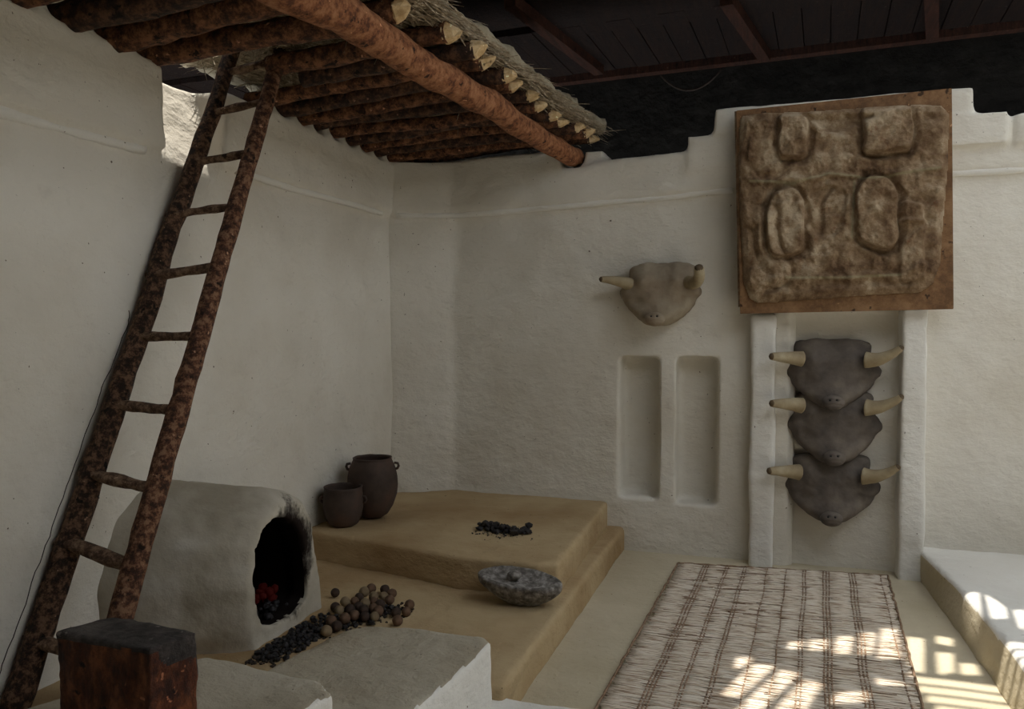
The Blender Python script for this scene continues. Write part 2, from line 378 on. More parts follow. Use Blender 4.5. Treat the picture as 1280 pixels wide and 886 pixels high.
# unseen board added overhead; its openings are shaped to cast the sun patches
ZC = 3.9
def up(p):                                                            # from a sunlit spot up to the board
    t = (ZC-p[2])/-LD.z; return (p[0]-LD.x*t, p[1]-LD.y*t)
spots = [
 [(0.082, 4.098, 0.0), (0.159, 4.148, 0.0), (0.141, 4.038, 0.0), (0.068, 3.999, 0.0)],
 [(0.18, 4.155, 0.0), (0.274, 4.212, 0.0), (0.247, 4.046, 0.0), (0.162, 4.008, 0.0)],
 [(0.308, 4.248, 0.0), (0.396, 4.287, 0.0), (0.352, 4.036, 0.0), (0.272, 4.009, 0.0)],
 [(0.425, 4.338, 0.0), (0.505, 4.365, 0.0), (0.458, 4.085, 0.0), (0.387, 4.038, 0.0)],
 [(0.538, 4.438, 0.0), (0.622, 4.467, 0.0), (0.584, 4.06, 0.0), (0.471, 4.022, 0.0)],
 [(0.649, 4.413, 0.0), (0.731, 4.415, 0.0), (0.662, 3.981, 0.0), (0.599, 3.98, 0.0)],
 [(0.797, 4.474, 0.0), (0.872, 4.463, 0.0), (0.849, 4.356, 0.0), (0.779, 4.367, 0.0)],
 [(0.76, 4.255, 0.0), (0.836, 4.271, 0.0), (0.795, 4.025, 0.0), (0.719, 3.971, 0.0)],
 [(0.841, 4.147, 0.0), (0.91, 4.162, 0.0), (0.901, 4.032, 0.0), (0.816, 4.004, 0.0)],
 [(-0.158, 3.82, 0.0), (-0.082, 3.858, 0.0), (-0.1, 3.766, 0.0), (-0.168, 3.681, 0.0)],
 [(-0.088, 3.77, 0.0), (0.02, 3.794, 0.0), (-0.131, 3.41, 0.0), (-0.208, 3.402, 0.0)],
 [(0.036, 3.75, 0.0), (0.125, 3.747, 0.0), (-0.053, 3.302, 0.0), (-0.147, 3.27, 0.0)],
 [(0.131, 3.682, 0.0), (0.216, 3.672, 0.0), (0.121, 3.36, 0.0), (0.005, 3.321, 0.0)],
 [(0.265, 3.596, 0.0), (0.404, 3.661, 0.0), (0.378, 3.547, 0.0), (0.228, 3.479, 0.0)],
 [(0.442, 3.806, 0.0), (0.587, 3.863, 0.0), (0.59, 3.779, 0.0), (0.441, 3.722, 0.0)],
 [(0.941, 4.606, 0.19), (1.025, 4.667, 0.19), (0.955, 4.29, 0.19), (0.938, 4.431, 0.19)],
 [(1.053, 4.644, 0.19), (1.096, 4.454, 0.19), (1.064, 4.285, 0.19), (0.996, 4.248, 0.19)],
 [(1.127, 4.42, 0.19), (1.18, 4.453, 0.19), (1.099, 4.137, 0.19), (1.087, 4.159, 0.19)],
]
for k in range(16):                                                   # thin slats close together towards the camera
    y1 = 3.93-.092*k
    spots.append([(.60+.02*k, y1, 0), (1.9, y1, 0), (1.9, y1-.070, 0), (.58+.02*k, y1-.070, 0)])
for k in range(11):                                                   # wide openings added out of view, for warm bounce off the bench
    y1 = 4.78-.24*k
    spots.append([(2.02, y1, 0), (3.3, y1, 0), (3.3, y1-.18, 0), (2.02, y1-.18, 0)])
cu = bpy.data.curves.new('c', 'CURVE'); cu.dimensions = '2D'; cu.fill_mode = 'BOTH'; cu.extrude = .012
def spl(pts):
    s_ = cu.splines.new('POLY'); s_.points.add(len(pts)-1)
    for p_, q in zip(s_.points, pts): p_.co = (q[0], q[1], 0, 1)
    s_.use_cyclic_u = True
spl([(-1.7, 3.2), (3.4, 3.2), (3.4, 6.2), (-1.7, 6.2)])
for q in spots: spl([up(p) for p in q])
tmp = bpy.data.objects.new('c', cu); COL.objects.link(tmp)
me = bpy.data.meshes.new_from_object(tmp.evaluated_get(bpy.context.evaluated_depsgraph_get())); bpy.data.objects.remove(tmp)
o = link('sun_patch_screen', me, M['ceil'], smooth=False); o.location = (0, 0, ZC+.015)
tag(o, 'added dark board, out of view, with openings cut to shape the sun patches', 'screen')

# ------------------------------------------------------------------ raised floors and benches
def slab(name, shapes, mats, label, cat, vox=.016, seed=0, amp=.008, sm=4, whiteside=None, loc=None):
    bm = bmesh.new()
    for pts, z0, z1 in shapes: prism(bm, pts, z0, z1)
    me = meshed(bm, vox, sm); rough(me, amp, 3, seed, amp*.35, 14)
    o = link(name, me, mats); 
    if whiteside:
        for p in me.polygons:
            if whiteside(p): p.material_index = 1
    if loc: rootat(o, loc)
    return tag(o, label, cat)
slab('clay_platform', [([(-2.85, 1.0), (-1.10, 1.0), (-1.10, 2.9), (-1.012, 2.9), (-1.012, 5.56), (-2.85, 5.56)], -.03, .158)], M['ochre'],
     'low ochre clay platform that carries the oven, the clay balls and the grey stone', 'platform', seed=1, loc=(-1.9, 4, 0))
slab('clay_platform', [([(-2.86, 4.16), (-2.3, 4.07), (-1.65, 3.93), (-1.20, 3.94), (-1.085, 3.99), (-1.10, 4.6), (-1.13, 5.56), (-2.86, 5.56)], .14, .332)], M['ochre'],
     'upper ochre clay platform in the corner, under the pots and black coals', 'platform', seed=2, loc=(-1.9, 4.8, .155))
def side_r(p): return p.normal.x > .45
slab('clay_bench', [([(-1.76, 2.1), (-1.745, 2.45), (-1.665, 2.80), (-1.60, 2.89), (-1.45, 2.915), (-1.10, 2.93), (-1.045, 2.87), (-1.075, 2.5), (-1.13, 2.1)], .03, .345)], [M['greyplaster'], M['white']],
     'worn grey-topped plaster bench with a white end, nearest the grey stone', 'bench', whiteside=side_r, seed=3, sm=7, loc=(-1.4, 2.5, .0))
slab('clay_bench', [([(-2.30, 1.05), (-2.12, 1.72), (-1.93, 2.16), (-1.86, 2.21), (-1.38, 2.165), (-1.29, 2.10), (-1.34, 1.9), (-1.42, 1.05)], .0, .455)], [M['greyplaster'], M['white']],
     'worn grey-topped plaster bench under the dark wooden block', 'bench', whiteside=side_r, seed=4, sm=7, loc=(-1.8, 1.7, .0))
slab('plaster_kerb', [([(-1.16, 1.2), (-.2, 1.2), (-.2, 2.93), (-.55, 2.955), (-1.16, 2.95)], -.03, .098)], M['white'],
     'low white plaster step at the bottom edge between bench and mat', 'step', seed=5, loc=(-.7, 2.2, 0))
bm = bmesh.new()
pts0 = [(.862, 5.56), (.868, 5.42), (.905, 4.7), (.935, 4.0), (.945, 3.2), (.95, 2.2), (3.2, 2.2), (3.2, 5.56)]
pts1 = [(.855, 5.56), (.862, 5.42), (.945, 4.7), (.985, 4.0), (.995, 3.2), (1.0, 2.2), (3.2, 2.2), (3.2, 5.56)]
a = [bm.verts.new((*p, -.02)) for p in pts0]; b = [bm.verts.new((*p, .19)) for p in pts1]
bm.faces.new(a[::-1]); bm.faces.new(b)
for i in range(8): bm.faces.new([a[i], a[(i+1) % 8], b[(i+1) % 8], b[i]])
me = meshed(bm, .016, 4); rough(me, .006, 3, 6, .002, 14)
rb = link('clay_bench', me, [M['white'], M['floor']])
for p in me.polygons:
    if p.normal.x < -.5 and p.center.z < .168+.008*noise.noise(p.center*9): p.material_index = 1
tag(rootat(rb, (1.8, 4, 0)), 'long white-topped bench with a yellow clay side along the right edge', 'bench')

# pillars either side of the heads
def pillar(x0, x1, z1, label, seed):
    bm = bmesh.new(); box(bm, x0, x1, 5.385, 5.56, -.02, z1)
    me = meshed(bm, .016, 3); rough(me, .010, 2.5, seed, .003, 12)
    tag(rootat(link('plaster_pillar', me, M['white']), ((x0+x1)/2, 5.45, 0)), label, 'pillar')
pillar(-.158, -.005, 1.66, 'narrow white plaster pillar left of the stacked bull heads', 11)
pillar(.738, .885, 1.70, 'narrow white plaster pillar right of the stacked bull heads', 12)
bm = bmesh.new(); box(bm, -.02, .085, 5.46, 5.56, -.05, 1.70); box(bm, -.02, .12, 5.50, 5.56, -.05, 1.70)
me = meshed(bm, .016, 2); rough(me, .006, 2.5, 13)
tag(link('trim_2', me, M['plaster']), kind='structure')

# ------------------------------------------------------------------ oven
bm = bmesh.new(); rings = []
def oven_prof(t):                                                     # t 0 at the wall, 1 at the front
    y0 = 2.60+(2.815-2.60)*t; y1 = 3.80+(3.47-3.80)*t; top = .865-.045*t
    ptsL = [(y0+.05, .10), (y0, .25), (y0-.01, .45), (y0+.03, .62), (y0+.10, .74), (y0+.22, top-.03), (y0+.38, top), (y0+.38+(y1-y0-.38)*.35, top-.07), (y0+.38+(y1-y0-.38)*.66, top-.20), (y1-.06, .42), (y1-.01, .24), (y1, .10)]
    return ptsL
xs = [(-2.95, -.2, 0), (-2.74, 0, 0), (-2.5, .4, 0), (-2.32, .75, 0), (-2.24, .92, .022), (-2.195, 1, .060), (-2.168, 1, .115)]
for x, t, sh in xs:
    pr = oven_prof(max(0, t)); cy = sum(p[0] for p in pr)/len(pr); cz = .42
    rings.append([bm.verts.new((x, y+(cy-y)*sh, z+((cz-z)*sh if z > .15 else 0))) for y, z in pr])
for i in range(len(rings)-1):
    n = len(rings[0])
    for k in range(n): bm.faces.new([rings[i][k], rings[i][(k+1) % n], rings[i+1][(k+1) % n], rings[i+1][k]])
bm.faces.new(rings[0]); bm.faces.new(rings[-1][::-1])
cut = bmesh.new()
mouth = [(3.02, .222), (2.945, .25), (2.905, .32), (2.878, .48), (2.895, .60), (2.95, .675), (3.03, .705), (3.12, .695), (3.20, .65), (3.255, .57), (3.285, .45), (3.30, .33), (3.295, .255), (3.18, .215)]
inn = [(3.08+(p[0]-3.08)*1.12, .44+(p[1]-.44)*1.05) for p in mouth]
rr_ = [[cut.verts.new((x_, p[0], p[1])) for p in o_] for x_, o_ in [(-2.05, mouth), (-2.26, mouth), (-2.30, inn), (-2.70, inn)]]
for i in range(3):
    for k in range(len(mouth)): cut.faces.new([rr_[i][k], rr_[i][(k+1) % len(mouth)], rr_[i+1][(k+1) % len(mouth)], rr_[i+1][k]])
cut.faces.new(rr_[0]); cut.faces.new(rr_[-1][::-1])
me = meshed(bm, .014, 5, cut); rough(me, .012, 3.2, 21, .003, 13)
# soften into the wall and floor
oven = link('clay_oven', me, M['oven']); 
sm_, snt, sb, _ = nodes('soot_lining', .95, .05); sb.inputs['Base Color'].default_value = (.012, .009, .008, 1)
oven.data.materials.append(sm_)
for p in oven.data.polygons:
    c = p.center
    if 2.84 < c.y < 3.40 and .20 < c.z < .75 and -2.72 < c.x < -2.195-.012*noise.noise(c*20) and not (p.normal.z > .2 and c.z > .66) and not (p.normal.y < -.2 and c.y < 3.02) and not (p.normal.y > .1 and c.y > 3.31): p.material_index = 1
tag(oven, 'white domed clay oven with a soot-blackened mouth against the left wall', 'oven')
bm = bmesh.new(); r = random.Random(5)
for i in range(14): lump(bm, (-2.40+r.uniform(-.05, .05), 3.24+r.uniform(-.06, .06), .235+i*.004), r.uniform(.018, .028), i, .4)
obj('embers', bm, M['ember'], oven); bpy.data.objects['embers']['label'] = 'faint red embers'
bm = bmesh.new()
for i in range(60): lump(bm, (-2.36+r.uniform(-.2, .12), 3.10+r.uniform(-.17, .17), .212+r.uniform(0, .02)), r.uniform(.012, .026), i+30, .4)
tag(obj('charcoal_bed', bm, M['charcoal'], oven), kind='stuff')

# ------------------------------------------------------------------ ladder
LA, LB = Vector((-2.655, 2.112, .172)), Vector((-2.655, 3.445, 3.09))
RA, RB = Vector((-2.30, 2.115, .172)), Vector((-2.40, 3.45, 2.98))
lad = empty('ladder', (-2.48, 2.11, .165))
tag(lad, 'rough pole ladder leaning along the left wall up into the roof hatch', 'ladder')
def part(name, bm, m, root, label=None, smooth=True):
    o = obj(name, bm, m, root, smooth); o.data.transform(Matrix.Translation(-root.location))
    if label: o['label'] = label
    return o
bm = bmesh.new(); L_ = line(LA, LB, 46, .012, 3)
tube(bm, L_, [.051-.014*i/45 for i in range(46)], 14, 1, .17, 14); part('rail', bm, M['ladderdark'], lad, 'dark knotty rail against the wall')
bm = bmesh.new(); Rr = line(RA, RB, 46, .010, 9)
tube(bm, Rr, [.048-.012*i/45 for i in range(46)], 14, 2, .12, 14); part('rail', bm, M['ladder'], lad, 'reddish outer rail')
def atz(P, z):
    for i in range(len(P)-1):
        if P[i].z <= z <= P[i+1].z: return P[i].lerp(P[i+1], (z-P[i].z)/(P[i+1].z-P[i].z))
    return P[-1]
rungs = [(.405, .34, .030), (.735, .675, .035), (.985, .95, .030), (1.265, 1.245, .027), (1.545, 1.55, .026), (1.82, 1.86, .027), (2.10, 2.14, .022), (2.375, 2.415, .025), (2.63, 2.69, .023), (2.865, 2.93, .024)]
for i, (zl, zr, r_) in enumerate(rungs):
    a, b = atz(L_, zl), atz(Rr, zr); a = a.lerp(b, -.10)+Vector((0, -.012, 0)); b = a.lerp(b, 1.0)
    bm = bmesh.new(); tube(bm, line(a, b, 14, .01, i+20), [r_*(1+.1*math.sin(j*.9+i)) for j in range(14)], 10, i+4, .2, 14, sq=.8)
    part('rung', bm, M['rung'], lad)

# ------------------------------------------------------------------ roof: main beam, poles, thatch
BA, BB = Vector((-1.385, 5.56, 2.80)), Vector((-1.965, -1.3, 2.80))
bm = bmesh.new(); P = line(BA, BB, 90, .03, 31)
tube(bm, P, [.066+.030*(i/89) for i in range(90)], 20, 5, .10, 9)
beam = tag(rootat(obj('roof_beam', bm, M['beam']), BA), 'thick orange-brown peeled beam crossing under all the roof poles', 'beam')
# a few lopped knots
ends = []
def pole(a, b, r0, r1, seed, label, dark=False, cutlen=.06):
    bm = bmesh.new(); n = 30; P = line(a, b, n, .022, seed)
    rad = [(r0+(r1-r0)*i/(n-1))*(1+.10*noise.noise((i*.6, seed, 0))) for i in range(n)]
    rg = tube(bm, P, rad, 12, seed, .16, 9, caps=(True, True))
    o = obj('roof_pole', bm, M['barkdark'] if dark else M['bark'])
    loc = Vector(a); rootat(o, loc)
    tag(o, label, 'roof pole', 'poles of the thatched roof')
    if cutlen:
        bm = bmesh.new(); d = (P[-1]-P[-2]).normalized(); rr = rad[-1]; r = random.Random(seed)
        u = d.cross(Vector((0, 0, 1))).normalized(); w_ = u.cross(d)
        th0 = r.uniform(0, 6.28); rings = []
        off = (u*math.cos(th0)+w_*math.sin(th0))
        for j, (s_, k_) in enumerate([(-.012, 1.05), (.0, 1.03), (cutlen*.55, .72), (cutlen, .28)]):
            rings.append([bm.verts.new(P[-1]+d*(s_+(r.uniform(-.012, .012) if j else 0))+(u*math.cos(2*PI*k/7)+w_*math.sin(2*PI*k/7))*rr*k_+off*rr*(.35*j/3)) for k in range(7)])
        for i in range(3):
            for k in range(7): bm.faces.new([rings[i][k], rings[i][(k+1) % 7], rings[i+1][(k+1) % 7], rings[i+1][k]])
        bm.faces.new(rings[0][::-1]); bm.faces.new(rings[-1])
        c = obj('cut_end', bm, M['cut'], o, False); c.data.transform(Matrix.Translation(-loc))
    return o
edge = lambda y: -1.20+(y-5.59)*.088
ordn = ['', 'second', 'third', 'fourth', 'fifth', 'sixth', 'seventh', 'eighth', 'ninth', 'tenth', 'eleventh', 'twelfth', 'thirteenth', 'fourteenth', 'fifteenth', 'sixteenth', 'seventeenth', 'eighteenth', 'nineteenth']
# (left x, left y, left z, right y, radius, dark)
PO = [(-2.80, 5.44, 2.84, 5.60, .045, 1), (-2.80, 5.27, 2.83, 5.44, .042, 0), (-2.80, 5.08, 2.835, 5.26, .045, 1), (-2.80, 4.88, 2.83, 5.06, .042, 0),
      (-2.80, 4.68, 2.84, 4.88, .046, 1), (-2.80, 4.50, 2.835, 4.66, .044, 0), (-2.80, 4.30, 2.84, 4.44, .046, 1), (-2.80, 4.12, 2.835, 4.24, .048, 0),
      (-2.80, 3.93, 2.84, 4.02, .052, 1), (-2.80, 3.73, 2.84, 3.80, .046, 0), (-2.34, 3.55, 2.885, 3.60, .052, 1), (-2.41, 3.385, 2.89, 3.36, .056, 0),
      (-2.80, 2.93, 2.83, 3.06, .062, 0), (-2.80, 2.70, 2.825, 2.80, .066, 0), (-2.80, 2.48, 2.835, 2.56, .068, 1), (-2.80, 2.25, 2.85, 2.32, .064, 0)]
for i, (xl, yl, zl, yr, r_, dk) in enumerate(PO):
    where = ('%s roof pole counted from the back wall' % ordn[i+1] if i else 'roof pole lying tight against the back wall')
    if i in (10, 11): where = ['dark short roof pole cut off at the ladder hatch', 'short reddish roof pole whose blunt end meets the ladder top'][i-10]
    if i == 12: where = 'thick roof pole that starts just left of the ladder hatch'
    if i == 13: where = 'thick roof pole, second to the left of the hatch'
    if i == 14: where = 'dark thick roof pole, third to the left of the hatch'
    if i == 15: where = 'roof pole at the upper left corner of the picture'
    xr = edge(yr)-.07+R.uniform(-.05, .03)
    pole((xl, yl, zl), (xr, yr, 2.94+R.uniform(-.012, .012)), r_*.95, r_*.84, i+50, where, bool(dk))
y = 2.03
while y > -1.3:                                                       # poles over the camera's head
    pole((-2.8, y, 2.85), (edge(y)-.08, y+.08, 2.95), .062, .058, int(100+y*10), 'roof pole out over the near part of the room', False)
    y -= .25
# earth and straw on top, open at the hatch
bm = bmesh.new()
HX0, HX1, HY0, HY1 = -2.98, -2.46, 3.02, 3.50
def ex(y): return edge(y)-.065
for (y0, y1, xl) in [(-1.4, HY0, -3.1), (HY1, 5.80, -3.1), (HY0-.03, HY1+.03, HX1)]:
    pts = [(xl, y0)]
    n = max(2, int((y1-y0)/.2))
    pts = [(xl, y0)]+[(ex(y0+(y1-y0)*j/n)+.02*noise.noise((j*1.3, y0, 2)), y0+(y1-y0)*j/n) for j in range(n+1)]+[(xl, y1)]
    prism(bm, [(q[0]+(.02 if q[0] > xl+.5 and xl < -3 else 0), q[1]) for q in pts], 3.01, 3.095)
me = meshed(bm, .03, 3); rough(me, .035, 4, 41, .012, 14)
tag(rootat(link('mud_roof', me, M['mud']), (-2, 3, 3.0)), 'pale mud layer spread on the thatch, seen at its right edge', 'roof covering')
bm = bmesh.new(); r = random.Random(11)
def stalk(p, d, L, wd, bend=0):
    d = Vector(d).normalized(); s = d.cross(Vector((r.uniform(-1, 1), r.uniform(-1, 1), r.uniform(-1, 1)))).normalized()*wd; t = d.cross(s).normalized()*wd*.6
    p = Vector(p); q = p+d*L+Vector((0, 0, -bend*L))
    m_ = p+d*L*.5
    A_ = [p-s, p+s, p+t]; B_ = [m_-s, m_+s, m_+t]; vs_ = [[bm.verts.new(x_) for x_ in A_], [bm.verts.new(x_) for x_ in B_], [bm.verts.new(q+(x_-p)*.4) for x_ in A_]]
    for i in range(2):
        for k in range(3): bm.faces.new([vs_[i][k], vs_[i][(k+1) % 3], vs_[i+1][(k+1) % 3], vs_[i+1][k]])
    bm.faces.new(vs_[0][::-1]); bm.faces.new(vs_[2])
for i in range(6500):                                                 # bundles along the open edge
    y = 5.70-(r.random()**1.25)*4.0; e = ex(y)
    x = e-r.uniform(0, .10)-.03; z = r.uniform(2.965, 3.045)
    a_ = r.gauss(0, .75); stalk((x, y, z), (math.cos(a_), math.sin(a_), r.gauss(-.05, .2)), r.uniform(.03, .095), r.uniform(.0018, .0038), r.uniform(0, .2))
for i in range(1300):                                                 # long stalks lying along the edge
    y = 5.6-r.random()*3.6; e = ex(y); stalk((e+r.uniform(-.07, .045), y, r.uniform(2.97, 3.05)), (.1+r.gauss(0, .15), 1, r.gauss(0, .08)), r.uniform(.1, .3), r.uniform(.002, .004))
for i in range(13000):                                                 # layer seen between the poles
    y = -1.3+7.0*r.random(); x = r.uniform(-2.9, ex(y)-.03)
    if HX0-.05 < x < HX1 and HY0 < y < HY1: continue
    a_ = r.gauss(PI/2, .6); stalk((x, y, r.uniform(2.965, 3.005)), (math.cos(a_), math.sin(a_), r.gauss(0, .06)), r.uniform(.12, .35), r.uniform(.002, .004))
for i in range(260):                                                  # stray ends that hang down
    y = 5.4-r.random()*4; x = r.uniform(-2.7, ex(y)-.1)
    if HX0-.05 < x < HX1 and HY0 < y < HY1: continue
    stalk((x, y, 2.985), (r.gauss(0, .6), r.gauss(0, .6), -1), r.uniform(.04, .14), .0016)
for i in range(700):                                                  # ragged rim of the hatch
    s_ = r.random(); q = r.choice([0, 1, 2])
    p = [(HX0+s_*(HX1-HX0), HY1+.01), (HX1+.01, HY0+s_*(HY1-HY0)), (HX0+s_*(HX1-HX0), HY0-.01)][q]
    stalk((p[0], p[1], r.uniform(2.96, 3.09)), (r.gauss(-.4 if q == 1 else 0, .5), r.gauss([-.5, 0, .5][q], .4), r.gauss(-.25, .25)), r.uniform(.03, .12), r.uniform(.0015, .003))
th = obj('thatch', bm, M['straw'], None, False); rootat(th, (-2, 3, 2.98)); tag(th, 'ragged straw thatch between the poles and the mud roof', 'thatch', kind='stuff')

# ------------------------------------------------------------------ relief panel
pan = empty('relief_panel', (.37, 5.34, 1.67)); tag(pan, 'large brown panel with a worn clay relief of rounded blocks, high on the back wall', 'relief panel')
Q = [Vector((-.225, 1.667)), Vector((1.002, 1.690)), Vector((.968, 2.998)), Vector((-.262, 2.972))]
def pq(u, v): return Q[0]*(1-u)*(1-v)+Q[1]*u*(1-v)+Q[2]*u*v+Q[3]*(1-u)*v
YP = 5.315
bm = bmesh.new(); prism_ax(bm, [tuple(q) for q in Q], 'y', YP-.012, YP+.045)
bmesh.ops.bevel(bm, geom=bm.edges[:], offset=.006, segments=2)
part('backing_board', bm, M['mapedge'], pan, None, False)
def sdr(px, py, x0, y0, x1, y1, rd):                                  # signed distance to a rounded rectangle
    cx, cy = (x0+x1)/2, (y0+y1)/2; qx = abs(px-cx)-(x1-x0)/2+rd; qy = abs(py-cy)-(y1-y0)/2+rd
    return math.hypot(max(qx, 0), max(qy, 0))+min(max(qx, qy), 0)-rd
def sm(d, wdt): t = min(1, max(0, .5-d/wdt)); return t*t*(3-2*t)
def seg(px, py, P):
    best = 1e9
    for (ax, ay), (bx, by) in zip(P, P[1:]):
        dx, dy = bx-ax, by-ay; t = max(0, min(1, ((px-ax)*dx+(py-ay)*dy)/(dx*dx+dy*dy))); best = min(best, math.hypot(px-ax-t*dx, py-ay-t*dy))
    return best
def relief(px, py):
    """height in metres; px, py on a 710 x 735 sheet"""
    wx = 14*noise.noise((px*.012, py*.012, 1)); wy = 14*noise.noise((px*.012, py*.012, 7)); x, y = px+wx, py+wy
    h = .026+.006*noise.noise((x*.02, y*.02, 4))
    for (x0, y0, x1, y1, rd, dh, gr) in [(250, 160, 345, 308, 30, .026, .028), (528, 128, 682, 285, 22, .034, .034), (207, 412, 333, 622, 45, .022, .030), (505, 370, 636, 600, 55, .024, .034),
                                  (638, 452, 712, 512, 8, .018, .004), (640, 500, 722, 700, 12, .012, .006), (345, 395, 470, 560, 60, -.012, .0), (150, 190, 250, 350, 40, .008, 0)]:
        d = sdr(x, y, x0, y0, x1, y1, rd); h -= gr*sm(d-14, 30)*(1-sm(d, 8)); h += dh*sm(d, 13)
    d = seg(x, y, [(130, 490), (195, 500), (205, 600), (245, 665), (160, 700)]); h += .016*sm(d-30, 30); h -= .02*sm(abs(d-48)-4, 22)*(1 if x > 190 else .3)
    tri = min(1, max(0, (1-abs(x-445)/115))); h -= .030*sm(abs(y-(165+75*tri*.5))-30*tri, 26)*(1 if tri > 0 else 0)
    h += .012*sm(seg(x, y, [(150, 382), (300, 385), (420, 355), (560, 365), (690, 345), (765, 338)])-6, 16)
    h += .012*sm(seg(x, y, [(250, 690), (450, 692), (640, 680), (720, 660)])-9, 18)
    h += .010*sm(seg(x, y, [(500, 380), (490, 560), (520, 610)])-7, 16)
    h -= .016*sm(seg(x, y, [(385, 540), (395, 450), (420, 400)])-6, 14); h -= .018*sm(seg(x, y, [(150, 725), (400, 720), (700, 700)])-2, 30)*.6
    h += .010*fbm((x*.03, y*.03, 3), 1, 3, 4)
    return h
nx, ny = 170, 180; bm = bmesh.new(); lay = bm.verts.layers.float.new('line'); grid = {}
OUTL = [(118, 185), (128, 168), (200, 158), (350, 152), (540, 138), (700, 128), (775, 130), (800, 160), (795, 320), (780, 500), (768, 650), (745, 715), (705, 742), (560, 748), (350, 762), (170, 772), (140, 755), (120, 700), (112, 480), (110, 330)]
def inside(x, y):
    c = False; n = len(OUTL)
    for i in range(n):
        x1, y1 = OUTL[i]; x2, y2 = OUTL[(i+1) % n]
        if (y1 > y) != (y2 > y) and x < (x2-x1)*(y-y1)/(y2-y1)+x1: c = not c
    return c
for j in range(ny):
    for i in range(nx):
        px = 100+710*i/(nx-1); py = 118+665*j/(ny-1)
        u = (px-107)/(808-107); top = 152-78*u; v = 1-(py-top)/(805-8*u-top)
        q = pq(u, min(1, max(0, v)))
        e = seg(px, py, OUTL+OUTL[:1]); ins = inside(px, py)
        k_ = min(1, e/26)**.6 if ins else 0
        h = 1.55*relief(px, py)*k_ if ins else -.01
        ve = bm.verts.new((q.x, YP-.012-max(h, 0.0)-(.004 if ins else -.016), q.y)); grid[i, j] = ve
        ve[lay] = min(1, .75*sm(seg(px+6*noise.noise((px*.05, py*.05, 2)), py, [(150, 382), (300, 385), (420, 355), (560, 372), (690, 348), (765, 338)])-3, 9)+.7*sm(seg(px, py, [(500, 380), (490, 560)])-3, 9)+.7*sm(seg(px, py, [(270, 690), (450, 692), (640, 684)])-3, 9))
for j in range(ny-1):
    for i in range(nx-1): bm.faces.new([grid[i, j], grid[i, j+1], grid[i+1, j+1], grid[i+1, j]])
o = part('clay_relief', bm, M['relief'], pan)

